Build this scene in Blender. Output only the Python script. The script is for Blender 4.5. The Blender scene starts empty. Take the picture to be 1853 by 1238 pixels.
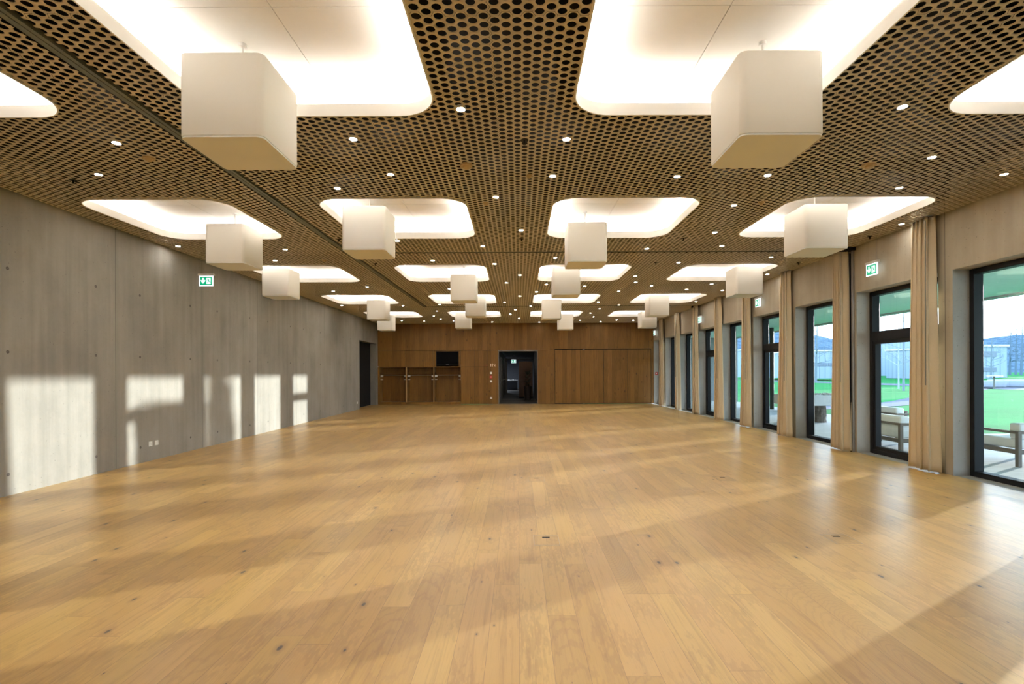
import bpy, bmesh, math, random
import numpy as np
from mathutils import Vector, Matrix
random.seed(7)
C = bpy.context.scene.collection
PI = math.pi
F = 926.5
CEIL = 3.765

# ------------------------------------------------------------------ camera
def hz(x): return 673 - .004 * (x - 938)
cd = bpy.data.cameras.new('camera'); cam = bpy.data.objects.new('camera', cd); C.objects.link(cam)
cd.lens = 18.0; cd.sensor_width = 36.0
cd.shift_x = -11.5 / 1853; cd.shift_y = 54 / 1853
cd.clip_start = .05; cd.clip_end = 600
cam.matrix_world = Matrix.Translation((0, 0, 1.5)) @ Matrix.Rotation(PI / 2, 4, 'X') @ Matrix.Rotation(-.004, 4, 'Z')
bpy.context.scene.camera = cam

def LX(y): return -6.28 - .0148 * (y - 6.2)
def RX(y): return 6.17 + .0078 * (y - 7.2)
def at_ceiling(px, py, h=CEIL - 1.5):
    d = F * h / (hz(px) - py)
    return (px - 938) / F * d, d

# ------------------------------------------------------------------ helpers
class MB:
    def __init__(s): s.v = []; s.f = []
    def add(s, vs, fs):
        n = len(s.v); s.v += [tuple(v) for v in vs]; s.f += [tuple(i + n for i in f) for f in fs]; return s
    def box(s, x0, x1, y0, y1, z0, z1, fn=None):
        vs = [(x, y, z) for z in (z0, z1) for y in (y0, y1) for x in (x0, x1)]
        if fn: vs = [fn(*v) for v in vs]
        return s.add(vs, [(0, 2, 3, 1), (4, 5, 7, 6), (0, 1, 5, 4), (2, 6, 7, 3), (0, 4, 6, 2), (1, 3, 7, 5)])
    def cyl(s, p, q, r0, r1=None, n=10, caps=True):
        r1 = r0 if r1 is None else r1
        p = Vector(p); q = Vector(q); d = (q - p)
        if d.length < 1e-6: return s
        d.normalize(); a = d.orthogonal().normalized(); b = d.cross(a)
        vs = []
        for c, r in ((p, r0), (q, r1)):
            for i in range(n):
                t = 2 * PI * i / n
                vs.append(c + a * math.cos(t) * r + b * math.sin(t) * r)
        fs = [(i, (i + 1) % n, n + (i + 1) % n, n + i) for i in range(n)]
        if caps: fs += [tuple(range(n - 1, -1, -1)), tuple(range(n, 2 * n))]
        return s.add(vs, fs)
    def prism(s, pts, y0, y1):
        "outline in x,z extruded along y"
        n = len(pts)
        vs = [(x, y0, z) for x, z in pts] + [(x, y1, z) for x, z in pts]
        return s.add(vs, [tuple(range(n)), tuple(range(2 * n - 1, n - 1, -1))] + [(i, n + i, n + (i + 1) % n, (i + 1) % n) for i in range(n)])
    def build(s, name, mat, parent=None, bevel=0, segs=2, smooth=False, loc=None, rz=0):
        me = bpy.data.meshes.new(name); me.from_pydata(s.v, [], s.f)
        bm = bmesh.new(); bm.from_mesh(me)
        bmesh.ops.recalc_face_normals(bm, faces=bm.faces)
        if bevel:
            es = [e for e in bm.edges if len(e.link_faces) == 2 and e.calc_face_angle(0) > .5]
            bmesh.ops.bevel(bm, geom=es, offset=bevel, segments=segs, affect='EDGES', profile=.5, clamp_overlap=True)
        bm.to_mesh(me); bm.free()
        if smooth:
            for p in me.polygons: p.use_smooth = True
            if hasattr(me, 'set_sharp_from_angle'): me.set_sharp_from_angle(angle=.7)
        me.materials.append(mat)
        o = bpy.data.objects.new(name, me); C.objects.link(o)
        if parent: o.parent = parent
        if loc: o.location = loc
        o.rotation_euler.z = rz
        return o

def B(*a, **k): return MB().box(*a, **k)
def tag(o, label=None, cat=None, group=None, kind=None):
    if label: o['label'] = label
    if cat: o['category'] = cat
    if group: o['group'] = group
    if kind: o['kind'] = kind
    return o
def empty(name, loc=(0, 0, 0), rz=0):
    o = bpy.data.objects.new(name, None); C.objects.link(o); o.location = loc; o.rotation_euler.z = rz
    o.empty_display_size = .1
    return o
def struct(o): o['kind'] = 'structure'; return o
def copy_tree(o, parent=None):
    c = o.copy(); C.objects.link(c); c.parent = parent
    for ch in list(o.children): copy_tree(ch, c)
    return c

# ------------------------------------------------------------------ materials
class NT:
    def __init__(s, name):
        s.m = bpy.data.materials.new(name); s.m.use_nodes = True
        s.t = s.m.node_tree; s.n = s.t.nodes; s.b = s.n['Principled BSDF']; s.out = s.n['Material Output']
    def new(s, typ, **k):
        n = s.n.new(typ)
        for a, v in k.items(): setattr(n, a, v)
        return n
    def link(s, a, b): s.t.links.new(a, b)
    def put(s, sock, v):
        if isinstance(v, bpy.types.NodeSocket): s.link(v, sock)
        elif isinstance(v, tuple) and len(v) == 3 and sock.type == 'RGBA': sock.default_value = (*v, 1)
        else: sock.default_value = v
    def M(s, op, a, b=0., c=None):
        n = s.new('ShaderNodeMath', operation=op); s.put(n.inputs[0], a); s.put(n.inputs[1], b)
        if c is not None: s.put(n.inputs[2], c)
        return n.outputs[0]
    def xyz(s, kind='Object'):
        tc = s.new('ShaderNodeTexCoord'); sp = s.new('ShaderNodeSeparateXYZ'); s.link(tc.outputs[kind], sp.inputs[0]); return sp.outputs
    def vec(s, x=0., y=0., z=0.):
        n = s.new('ShaderNodeCombineXYZ'); s.put(n.inputs[0], x); s.put(n.inputs[1], y); s.put(n.inputs[2], z); return n.outputs[0]
    def noise(s, v, scale=1., detail=3., rough=.55, dist=0.):
        n = s.new('ShaderNodeTexNoise'); s.put(n.inputs['Vector'], v); n.inputs['Scale'].default_value = scale
        n.inputs['Detail'].default_value = detail; n.inputs['Roughness'].default_value = rough; n.inputs['Distortion'].default_value = dist
        return n.outputs['Fac']
    def white(s, v):
        n = s.new('ShaderNodeTexWhiteNoise', noise_dimensions='3D'); s.put(n.inputs['Vector'], v); return n.outputs['Value']
    def vor(s, v, scale=1.):
        n = s.new('ShaderNodeTexVoronoi', voronoi_dimensions='2D'); s.put(n.inputs['Vector'], v); n.inputs['Scale'].default_value = scale; return n.outputs
    def ramp(s, fac, stops):
        n = s.new('ShaderNodeValToRGB'); s.put(n.inputs[0], fac); cr = n.color_ramp
        while len(cr.elements) < len(stops): cr.elements.new(.5)
        for e, (p, c) in zip(cr.elements, stops): e.position = p; e.color = (*c, 1) if len(c) == 3 else c
        return n.outputs[0]
    def mix(s, fac, a, b, mode='MIX'):
        n = s.new('ShaderNodeMix', data_type='RGBA', blend_type=mode); s.put(n.inputs[0], fac); s.put(n.inputs[6], a); s.put(n.inputs[7], b)
        return n.outputs[2]
    def ss(s, v, lo, hi, a=0., b=1.):
        n = s.new('ShaderNodeMapRange', interpolation_type='SMOOTHSTEP'); s.put(n.inputs[0], v)
        for i, q in enumerate((lo, hi, a, b)): n.inputs[i + 1].default_value = q
        return n.outputs[0]
    def bump(s, h, strength=.2, dist=.01):
        n = s.new('ShaderNodeBump'); s.put(n.inputs['Height'], h); n.inputs['Strength'].default_value = strength; n.inputs['Distance'].default_value = dist
        s.link(n.outputs[0], s.b.inputs['Normal'])
    def fin(s, col, rough=.6, spec=.5, metal=0.):
        s.put(s.b.inputs['Base Color'], col); s.put(s.b.inputs['Roughness'], rough)
        s.b.inputs['Specular IOR Level'].default_value = spec; s.b.inputs['Metallic'].default_value = metal
        return s.m

def plain(name, col, rough=.6, spec=.5, metal=0., var=.06, scale=8.):
    t = NT(name); v = t.new('ShaderNodeTexCoord').outputs['Object']
    f = t.noise(v, scale, 3)
    a = tuple(c * (1 - var) for c in col); b = tuple(min(1, c * (1 + var)) for c in col)
    return t.fin(t.ramp(f, [(.3, a), (.7, b)]), rough, spec, metal)
def emit(name, col, st):
    t = NT(name); t.fin(tuple(c * .5 for c in col), .4); t.put(t.b.inputs['Emission Color'], col); t.b.inputs['Emission Strength'].default_value = st
    return t.m

def wood_planks(name, tones, bw, bl, grain_dark, axis='floor', rough=.3, spec=.5, gapc=(.06, .03, .012), knots=True, gw=.0016):
    t = NT(name); o = t.xyz()
    if axis == 'floor': u, v = o[0], o[1]
    else: u, v = o[0], o[2]
    cu = t.M('DIVIDE', u, bw); ci = t.M('FLOOR', cu); fu = t.M('FRACT', cu)
    off = t.M('MULTIPLY', t.white(t.vec(ci, 3.3, 1.7)), bl * 7)
    cv = t.M('DIVIDE', t.M('ADD', v, off), bl); ri = t.M('FLOOR', cv); fv = t.M('FRACT', cv)
    seed = t.white(t.vec(ci, ri, 5.1)); seed2 = t.white(t.vec(ri, ci, 9.7))
    sh = t.M('MULTIPLY', seed, 37.)
    base = t.ramp(seed, tones)
    g1 = t.noise(t.vec(t.M('MULTIPLY', u, 26.), t.M('MULTIPLY', v, 1.1), sh), 1., 5, .6, .9)
    g2 = t.noise(t.vec(t.M('MULTIPLY', u, 190.), t.M('MULTIPLY', v, 5.), sh), 1., 2, .6)
    w = t.new('ShaderNodeTexWave', wave_type='RINGS', rings_direction='SPHERICAL')
    t.put(w.inputs['Vector'], t.vec(t.M('MULTIPLY', t.M('SUBTRACT', fu, seed2), 1.0), t.M('MULTIPLY', t.M('SUBTRACT', fv, .5), 3.2), sh))
    w.inputs['Scale'].default_value = 5.5; w.inputs['Distortion'].default_value = 4.; w.inputs['Detail'].default_value = 3; w.inputs['Detail Scale'].default_value = 1.2
    c = t.mix(t.ss(g1, .48, .72, 0, .42), base, grain_dark)
    c = t.mix(t.ss(g2, .5, .8, 0, .28), c, grain_dark)
    c = t.mix(t.M('MULTIPLY', t.ss(w.outputs['Fac'], .62, 1., 0, .30), 1.), c, grain_dark)
    big = t.noise(t.vec(t.M('MULTIPLY', u, 3.), t.M('MULTIPLY', v, .8), sh), 1., 2)
    c = t.mix(t.ss(big, .35, .7, 0, .18), c, tuple(min(1, q * 1.25) for q in tones[-1][1]))
    if knots:
        vo = t.vor(t.vec(t.M('MULTIPLY', u, 3.6), t.M('MULTIPLY', v, 1.7), 0.), 1.)
        sc = t.white(vo['Position'])
        rr = t.ss(sc, .62, 1., 0., .055)
        k = t.M('SUBTRACT', 1., t.ss(t.M('DIVIDE', vo['Distance'], t.M('ADD', rr, .0001)), .5, 1.15))
        k = t.M('MULTIPLY', k, t.M('GREATER_THAN', sc, .66))
        halo = t.M('MULTIPLY', t.M('SUBTRACT', 1., t.ss(t.M('DIVIDE', vo['Distance'], t.M('ADD', rr, .0001)), 1., 3.2)), t.M('GREATER_THAN', sc, .66))
        c = t.mix(t.M('MULTIPLY', halo, .45), c, grain_dark)
        c = t.mix(k, c, (.035, .018, .01))
    eu = t.M('MULTIPLY', t.M('MINIMUM', fu, t.M('SUBTRACT', 1., fu)), bw)
    ev = t.M('MULTIPLY', t.M('MINIMUM', fv, t.M('SUBTRACT', 1., fv)), bl)
    gap = t.M('LESS_THAN', t.M('MINIMUM', eu, ev), gw)
    c = t.mix(t.M('MULTIPLY', gap, .75), c, gapc)
    rg = t.M('ADD', rough, t.M('MULTIPLY', t.M('SUBTRACT', g1, .5), .12))
    t.bump(t.M('SUBTRACT', t.M('MULTIPLY', g2, .3), gap), .10, .002)
    return t.fin(c, rg, spec)

def concrete(name, a, b, seams=None, ties=False, pores=.7, rough=.75, vertical=True):
    t = NT(name); o = t.xyz(); y, z = o[1], o[2]
    n1 = t.noise(t.vec(o[0], t.M('MULTIPLY', y, .8), t.M('MULTIPLY', z, .6)), 1., 5, .6)
    n2 = t.noise(t.vec(o[0], t.M('MULTIPLY', y, 7.), t.M('MULTIPLY', z, .35)), 1., 4, .6, .4)
    n3 = t.noise(t.vec(o[0], y, z), 22., 4, .7)
    f = t.M('ADD', t.M('ADD', t.M('MULTIPLY', n1, .6), t.M('MULTIPLY', n2, .32)), t.M('MULTIPLY', n3, .08))
    c = t.ramp(f, [(.36, a), (.64, b)])
    vo = t.vor(t.vec(t.M('ADD', y, o[0]), z, 0.), 16.)
    sc = t.white(vo['Position'])
    p = t.M('MULTIPLY', t.M('SUBTRACT', 1., t.ss(vo['Distance'], .05, .12)), t.M('GREATER_THAN', sc, pores))
    c = t.mix(t.M('MULTIPLY', p, t.M('MULTIPLY', t.white(t.vec(sc, 1., 2.)), .7)), c, tuple(q * .3 for q in a))
    if seams:
        s0, per = seams
        fr = t.M('FRACT', t.M('ADD', t.M('DIVIDE', t.M('SUBTRACT', y, s0), per), 20.))
        pid = t.M('FLOOR', t.M('DIVIDE', t.M('SUBTRACT', y, s0), per))
        tone = t.white(t.vec(pid, 1.2, 4.))
        c = t.mix(t.M('MULTIPLY', tone, .16), c, tuple(q * .62 for q in a))
        e = t.M('MULTIPLY', t.M('MINIMUM', fr, t.M('SUBTRACT', 1., fr)), per)
        # every panel carries a band of form lines at its edge
        c = t.mix(t.M('MULTIPLY', t.M('SUBTRACT', 1., t.ss(e, .002, .009)), .72), c, (.05, .045, .04))
        c = t.mix(t.M('MULTIPLY', t.M('SUBTRACT', 1., t.ss(e, .01, .09)), .10), c, tuple(q * .5 for q in a))
    if ties:
        d = None
        yy = t.M('MULTIPLY', fr, per)
        dy = t.M('MINIMUM', t.M('ABSOLUTE', t.M('SUBTRACT', yy, .53)), t.M('ABSOLUTE', t.M('SUBTRACT', yy, 1.87)))
        dz = None
        for h in (.26, 1.77, 2.80):
            q = t.M('ABSOLUTE', t.M('SUBTRACT', z, h)); dz = q if dz is None else t.M('MINIMUM', dz, q)
        d = t.M('SQRT', t.M('ADD', t.M('MULTIPLY', dy, dy), t.M('MULTIPLY', dz, dz)))
        c = t.mix(t.M('MULTIPLY', t.M('SUBTRACT', 1., t.ss(d, .018, .024)), .95), c, (.06, .05, .045))
        c = t.mix(t.M('MULTIPLY', t.M('SUBTRACT', 1., t.ss(d, .006, .010)), .5), c, (.15, .14, .12))
    t.bump(t.M('ADD', n3, t.M('MULTIPLY', p, -2.)), .25, .004)
    return t.fin(c, rough, .35)

mFloor = wood_planks('oak_floor', [(0., (.44, .262, .072)), (.3, (.50, .300, .085)), (.6, (.54, .325, .105)), (.8, (.545, .345, .092)), (1., (.60, .385, .125))], .175, 2.15, (.27, .14, .045), rough=.36, spec=.9, gw=.0010, gapc=(.16, .08, .03))
mFloor.node_tree.nodes['Principled BSDF'].inputs['Coat Weight'].default_value = .18
mFloor.node_tree.nodes['Principled BSDF'].inputs['Coat Roughness'].default_value = .32
mWall = wood_planks('oak_wall', [(0., (.135, .062, .0095)), (.5, (.16, .075, .0125)), (1., (.195, .093, .017))], .21, 9., (.075, .028, .004), axis='wall', rough=.5, spec=.3, gw=.0022, gapc=(.05, .02, .006))
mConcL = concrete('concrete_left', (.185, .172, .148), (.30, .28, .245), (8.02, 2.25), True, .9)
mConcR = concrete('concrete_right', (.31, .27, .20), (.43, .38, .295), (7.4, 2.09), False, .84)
mConcPier = concrete('concrete_plain', (.27, .265, .25), (.42, .415, .395), None, False, .7)
def ply():
    t = NT('bamboo_ply'); o = t.xyz()
    g = t.noise(t.vec(t.M('MULTIPLY', o[0], 3.), t.M('MULTIPLY', o[1], 60.), 0.), 1., 3)
    pn = t.white(t.vec(t.M('FLOOR', t.M('DIVIDE', t.M('SUBTRACT', o[0], -.18), 1.11)), t.M('FLOOR', t.M('DIVIDE', t.M('SUBTRACT', o[1], 4.19), .945)), 0.))
    c = t.ramp(t.M('ADD', t.M('MULTIPLY', g, .7), t.M('MULTIPLY', pn, .3)), [(.25, (.51, .445, .345)), (.75, (.64, .565, .45))])
    return t.fin(c, .55, .3)
mPly = ply()
mVoid = plain('plenum_black', (.012, .011, .01), .9, .1)
mWhite = plain('white_paint', (.84, .83, .80), .6, .3, var=.01)
mRim = plain('white_rim', (.80, .78, .75), .5, .3, var=.01)
mSeam = plain('panel_white', (.80, .775, .73), .65, .2, var=.01)
mLed = emit('led_strip', (1., .96, .92), 54.)
mLens = emit('downlight_lens', (1., .96, .90), 220.)
def shade():
    t = NT('opal_shade'); t.fin((.82, .79, .74), .6, .25)
    t.b.inputs['Emission Color'].default_value = (1., .88, .74, 1); t.b.inputs['Emission Strength'].default_value = .0
    return t.m
mShade = shade()
mShadeB = plain('opal_underside', (.76, .76, .74), .4, .3, var=.015, scale=3)
mBlack = plain('frame_black', (.006, .006, .008), .5, .2)
mMetal = plain('aluminium', (.55, .53, .50), .35, .5, 1.)
mDarkMetal = plain('dark_rail', (.13, .14, .115), .45, .4)
mSocket = plain('socket_white', (.80, .80, .77), .4, .5, var=.02)
mGrey = plain('socket_grey', (.25, .25, .24), .5)
mRed = plain('alarm_red', (.45, .02, .015), .4)
mTan = plain('detector_tan', (.48, .34, .18), .5)
def cloth():
    t = NT('curtain_cloth'); o = t.xyz()
    g = t.noise(t.vec(t.M('MULTIPLY', o[0], 400.), t.M('MULTIPLY', o[1], 400.), t.M('MULTIPLY', o[2], 60.)), 1., 2)
    c = t.ramp(g, [(.2, (.68, .58, .41)), (.8, (.78, .67, .49))])
    m = t.fin(c, .85, .15); t.b.inputs['Sheen Weight'].default_value = .15
    tr = t.new('ShaderNodeBsdfTranslucent'); tr.inputs[0].default_value = (.6, .48, .33, 1)
    mx = t.new('ShaderNodeMixShader'); mx.inputs[0].default_value = .15
    t.link(t.b.outputs[0], mx.inputs[1]); t.link(tr.outputs[0], mx.inputs[2]); t.link(mx.outputs[0], t.out.inputs[0])
    return m
mCurt = cloth()
def glass():
    t = NT('window_glass'); t.n.remove(t.b)
    tr = t.new('ShaderNodeBsdfTransparent'); tr.inputs[0].default_value = (.90, .97, .96, 1)
    gl = t.new('ShaderNodeBsdfGlossy'); gl.inputs['Color'].default_value = (.75, 1., .88, 1); gl.inputs['Roughness'].default_value = .01
    lw = t.new('ShaderNodeLayerWeight'); lw.inputs[0].default_value = .5
    fz = t.M('ADD', .045, t.M('MULTIPLY', .955, t.M('POWER', lw.outputs['Facing'], 5.)))
    mx = t.new('ShaderNodeMixShader'); t.link(fz, mx.inputs[0]); t.link(tr.outputs[0], mx.inputs[1]); t.link(gl.outputs[0], mx.inputs[2])
    t.link(mx.outputs[0], t.out.inputs[0]); return t.m
mGlass = glass()
mGreen = emit('exit_green', (.0, .42, .20), .55)
mExWhite = emit('exit_white', (.85, .95, 1.), 1.0)
mHousing = plain('sign_housing', (.6, .58, .54), .4)

# ------------------------------------------------------------------ ceiling: perforated sheet
ROWC = [3.52 + 4.14 * k for k in range(-1, 5)]
COLC = [-4.86, -1.69, 1.47, 4.62]
HW, RAD = .99, .33
COVES = [(x, y) for y in ROWC for x in COLC]
TRX0, TRX1 = -3.29, -3.15
TRY = [(9.65, 9.75), (17.62, 17.72)]
def perforated():
    a = .0825; sx = a * math.sqrt(3); R = a / math.sqrt(3); r = .0315; th = .004
    ang = np.arange(12) * PI / 6
    rad = np.where(np.arange(12) % 2 == 0, R, a / 2)
    outer = np.stack([np.cos(ang) * rad, np.sin(ang) * rad], 1); inner = np.stack([np.cos(ang) * r, np.sin(ang) * r], 1)
    i = np.arange(-94, 92); j = np.arange(int(1.6 / a), int(23.9 / a) + 1)
    I, J = np.meshgrid(i, j, indexing='ij'); X = (I * sx / 2).ravel(); Y = (J * a + (I % 2) * a / 2).ravel()
    keep = np.ones(len(X), bool)
    # planes per cell: list of (index, nx, ny, d) keep n.p >= d
    cuts = {}
    def plane(mask, nx, ny, d):
        for q in np.nonzero(mask)[0]: cuts.setdefault(int(q), []).append((float(nx[q]), float(ny[q]), float(d[q])))
    def halfplane(nx, ny, d):
        nonlocal keep
        s = X * nx + Y * ny - d
        keep &= s > -.05
        plane(np.abs(s) <= .05, np.full(len(X), nx), np.full(len(X), ny), np.full(len(X), d))
    # walls
    nl = np.array([1., .0148]); nl /= np.linalg.norm(nl); p0 = np.array([-6.28 + .02, 6.2]); halfplane(nl[0], nl[1], float(nl @ p0))
    nr = np.array([-1., .0078]); nr /= np.linalg.norm(nr); p1 = np.array([6.17 - .012, 7.2]); halfplane(nr[0], nr[1], float(nr @ p1))
    halfplane(0., -1., -23.83)
    # coves
    for cx, cy in COVES:
        dx, dy = X - cx, Y - cy; ax, ay = np.abs(dx), np.abs(dy)
        qx, qy = ax - (HW - RAD), ay - (HW - RAD)
        out = np.hypot(np.maximum(qx, 0), np.maximum(qy, 0)) + np.minimum(np.maximum(qx, qy), 0) - RAD
        gx = np.where((qx > 0) & (qy > 0), qx, np.where(qx > qy, 1., 0.)); gy = np.where((qx > 0) & (qy > 0), qy, np.where(qx > qy, 0., 1.))
        L = np.hypot(gx, gy) + 1e-9; gx = gx / L * np.sign(dx); gy = gy / L * np.sign(dy)
        keep &= out > -.05
        m = np.abs(out) <= .05
        d = gx * X + gy * Y - out
        plane(m, gx, gy, d)
    # rails
    def rect(x0, x1, y0, y1):
        nonlocal keep
        cx, cy, hx, hy = (x0 + x1) / 2, (y0 + y1) / 2, (x1 - x0) / 2, (y1 - y0) / 2
        dx, dy = X - cx, Y - cy; ax, ay = np.abs(dx) - hx, np.abs(dy) - hy
        s = np.maximum(ax, ay); usex = ax > ay
        nx = np.where(usex, np.sign(dx), 0.); ny = np.where(usex, 0., np.sign(dy))
        keep &= s > -.05
        plane(np.abs(s) <= .05, nx, ny, nx * X + ny * Y - s)
    rect(TRX0, TRX1, -9, 17.72)
    for y0, y1 in TRY: rect(TRX1 - .07, 9., y0, y1)
    cutidx = np.array(sorted(q for q in cuts if keep[q]), int)
    whole = keep.copy(); whole[cutidx] = False
    def pid(x, y): return np.floor((x + .18) / 1.11).astype(int) * 1000 + np.floor((y - 4.19) / .945).astype(int)
    def cells(idx):
        x, y = X[idx], Y[idx]; n = len(x)
        O = np.repeat(outer[None], n, 0).copy()
        me_ = pid(x, y)
        for k in range(6):
            t = PI / 6 + k * PI / 3; nx, ny = math.cos(t), math.sin(t)
            df = pid(x + nx * a, y + ny * a) != me_
            for q in (2 * k, 2 * k + 1, (2 * k + 2) % 12): O[df, q] -= .0011 * np.array([nx, ny])
        V = np.zeros((n, 36, 3))
        V[:, :12, :2] = O; V[:, 12:24, :2] = inner; V[:, 24:, :2] = inner
        V[:, :, 0] += x[:, None]; V[:, :, 1] += y[:, None]; V[:, :, 2] = CEIL; V[:, 24:, 2] += th
        return V
    quad = []
    for k in range(12):
        k2 = (k + 1) % 12
        quad.append((k, 12 + k, 12 + k2, k2)); quad.append((12 + k, 24 + k, 24 + k2, 12 + k2))
    quad = np.array(quad)
    widx = np.nonzero(whole)[0]; V = cells(widx); n = len(widx)
    verts = V.reshape(-1, 3); faces = (quad[None] + (np.arange(n) * 36)[:, None, None]).reshape(-1, 4)
    # cut cells
    ev, eloops, estart, etot = [], [], [], []
    CV = cells(cutidx); base = len(verts); ls = len(faces) * 4
    for q, cv in zip(cutidx, CV):
        for f in quad:
            poly = [tuple(cv[t]) for t in f]
            for nx, ny, d in cuts[int(q)]:
                res = []
                for t in range(len(poly)):
                    A, Bp = poly[t], poly[(t + 1) % len(poly)]
                    sa = A[0] * nx + A[1] * ny - d; sb = Bp[0] * nx + Bp[1] * ny - d
                    if sa >= 0: res.append(A)
                    if (sa >= 0) != (sb >= 0):
                        w = sa / (sa - sb); res.append(tuple(A[m] + (Bp[m] - A[m]) * w for m in range(3)))
                poly = res
                if len(poly) < 3: break
            if len(poly) >= 3:
                estart.append(ls); etot.append(len(poly))
                for pnt in poly: eloops.append(base + len(ev)); ev.append(pnt)
                ls += len(poly)
    allv = np.concatenate([verts, np.array(ev)]) if ev else verts
    loops = np.concatenate([faces.ravel(), np.array(eloops, int)])
    starts = np.concatenate([np.arange(len(faces)) * 4, np.array(estart, int)])
    me = bpy.data.meshes.new('ceiling')
    me.vertices.add(len(allv)); me.vertices.foreach_set('co', allv.astype(np.float32).ravel())
    me.loops.add(len(loops)); me.loops.foreach_set('vertex_index', loops.astype(np.int32))
    me.polygons.add(len(starts)); me.polygons.foreach_set('loop_start', starts.astype(np.int32))
    try: me.polygons.foreach_set('loop_total', np.concatenate([np.full(len(faces), 4), np.array(etot, int)]).astype(np.int32))
    except Exception: pass
    me.update(calc_edges=True)
    me.materials.append(mPly)
    o = bpy.data.objects.new('ceiling', me); C.objects.link(o); return o
ceil = struct(perforated())
sl = MB(); sl.box(-8.5, 11.3, -6, 26.5, 4.22, 4.45)
struct(sl.build('concrete_slab', mVoid, ceil))
# plain part of the ceiling behind the camera
pl = MB()
pl.box(-6.5, -3.3, -4.6, 1.58, CEIL, CEIL + .02); pl.v = []; pl.f = []
ys = [(-4.6, ROWC[0] - HW - .02), (ROWC[0] + HW + .02, 1.6)]
for y0, y1 in ys: pl.box(-6.5, 6.3, y0, y1, CEIL, CEIL + .02)
xs = [-6.5] + sum([[c - HW - .01, c + HW + .01] for c in COLC], []) + [6.3]
for i in range(0, len(xs), 2): pl.box(xs[i], xs[i + 1], ROWC[0] - HW - .02, ROWC[0] + HW + .02, CEIL, CEIL + .02)
struct(pl.build('rear_ceiling_sheet', mPly, ceil))

# rails for the folding partition
tr = empty('ceiling_track', (-3.22, 0, CEIL)); tag(tr, 'long dark metal partition track running down the left of the wooden ceiling', 'track', 'partition tracks in the ceiling')
def channel(mb, along, x0, x1, y0, y1, base=CEIL):
    if along == 'y':
        mb.box(x0, x1, y0, y1, base + .13, base + .14); mb.box(x0 - .004, x0, y0, y1, base + .01, base + .14); mb.box(x1, x1 + .004, y0, y1, base + .01, base + .14)
    else:
        mb.box(x0, x1, y0, y1, base + .13, base + .14); mb.box(x0, x1, y0 - .004, y0, base + .01, base + .14); mb.box(x0, x1, y1, y1 + .004, base + .01, base + .14)
m = MB(); channel(m, 'y', -.07, .07, 1.6, 17.72, 0); m.build('channel', mVoid, tr)
m = MB(); m.box(-.062, -.014, 1.6, 17.66, .004, .13); m.build('rail', mDarkMetal, tr)
m = MB(); m.box(-.006, .028, 1.6, 17.66, .004, .13); m.build('rail', mDarkMetal, tr)
for (y0, y1), wd in zip(TRY, ('nearer', 'farther')):
    t2 = empty('ceiling_track', (0, (y0 + y1) / 2, CEIL))
    tag(t2, f'thin dark partition track crossing the wooden ceiling, the {wd} of the two', 'track', 'partition tracks in the ceiling')
    m = MB(); channel(m, 'x', -3.14, 6.15, -.05, .05, 0); m.build('channel', mVoid, t2)
    m = MB(); m.box(-3.14, 6.15, -.034, -.018, .004, .13); m.build('rail', mDarkMetal, t2)
    m = MB(); m.box(-3.14, 6.15, .018, .034, .004, .13); m.build('rail', mDarkMetal, t2)

# ------------------------------------------------------------------ light coves
def rr(hw, r, n=10):
    pts = []
    for k, (sx, sy) in enumerate(((1, 1), (-1, 1), (-1, -1), (1, -1))):
        for q in range(n + 1):
            t = k * PI / 2 + q / n * PI / 2
            pts.append((sx * (hw - r) + r * math.cos(t), sy * (hw - r) + r * math.sin(t)))
    return pts
def loft(rings, close=False):
    m = MB(); n = len(rings[0]); vs = [p for r in rings for p in r]; fs = []
    R_ = len(rings)
    for q in range(R_ if close else R_ - 1):
        q2 = (q + 1) % R_
        for i in range(n): fs.append((q * n + i, q * n + (i + 1) % n, q2 * n + (i + 1) % n, q2 * n + i))
    return m.add(vs, fs)
def ring(off, z): return [(x, y, z) for x, y in rr(HW + off, RAD + off)]
def make_cove():
    root = empty('light_cove', (0, 0, CEIL))
    loft([ring(0, -.006), ring(0, .10), ring(.012, .10), ring(.012, -.006)], True).build('rim', mRim, root, smooth=True)
    loft([ring(.012, .03), ring(.15, .03), ring(.15, .20), ring(.15, .262)]).build('recess_wall', mWhite, root, smooth=True)
    loft([ring(.006, .027), ring(.158, .027), ring(.158, .275)]).build('housing', mVoid, root, smooth=True)
    loft([ring(.055, .035), ring(.115, .088)]).build('led_strip', mLed, root)
    m = MB(); g = .0025
    P = rr(HW + .15, RAD + .15)
    nq = 11
    for k, (sx, sy) in enumerate(((1, 1), (-1, 1), (-1, -1), (1, -1))):
        arc = P[k * nq:(k + 1) * nq]
        pts = [(sx * g, sy * g)] + ([(arc[0][0], sy * g)] if k % 2 == 0 else [(sx * g, arc[0][1])]) + arc + ([(sx * g, arc[-1][1])] if k % 2 == 0 else [(arc[-1][0], sy * g)])
        n = len(pts)
        m.add([(x, y, .25) for x, y in pts] + [(x, y, .262) for x, y in pts], [tuple(range(n)), tuple(range(2 * n - 1, n - 1, -1))] + [(i, (i + 1) % n, n + (i + 1) % n, n + i) for i in range(n)])
    m.build('ceiling_panel', mSeam, root)
    return root
ROWN = ['behind', 'nearest', 'second', 'third', 'fourth', 'farthest']
COLN = ['far left', 'left of centre', 'right of centre', 'far right by the windows']
first = True
proto = make_cove()
for ri, y in enumerate(ROWC):
    for ci, x in enumerate(COLC):
        o = proto if (ri == 0 and ci == 0) else copy_tree(proto)
        o.location = (x, y, CEIL)
        rowt = ('nearest row' if ri == 1 else 'farthest row' if ri == 5 else ROWN[ri] + ' row') if ri else 'row behind the camera'
        tag(o, f'rounded square light cove glowing white in the wooden ceiling, {rowt}, {COLN[ci]}', 'ceiling light', 'rounded square light coves')

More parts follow.
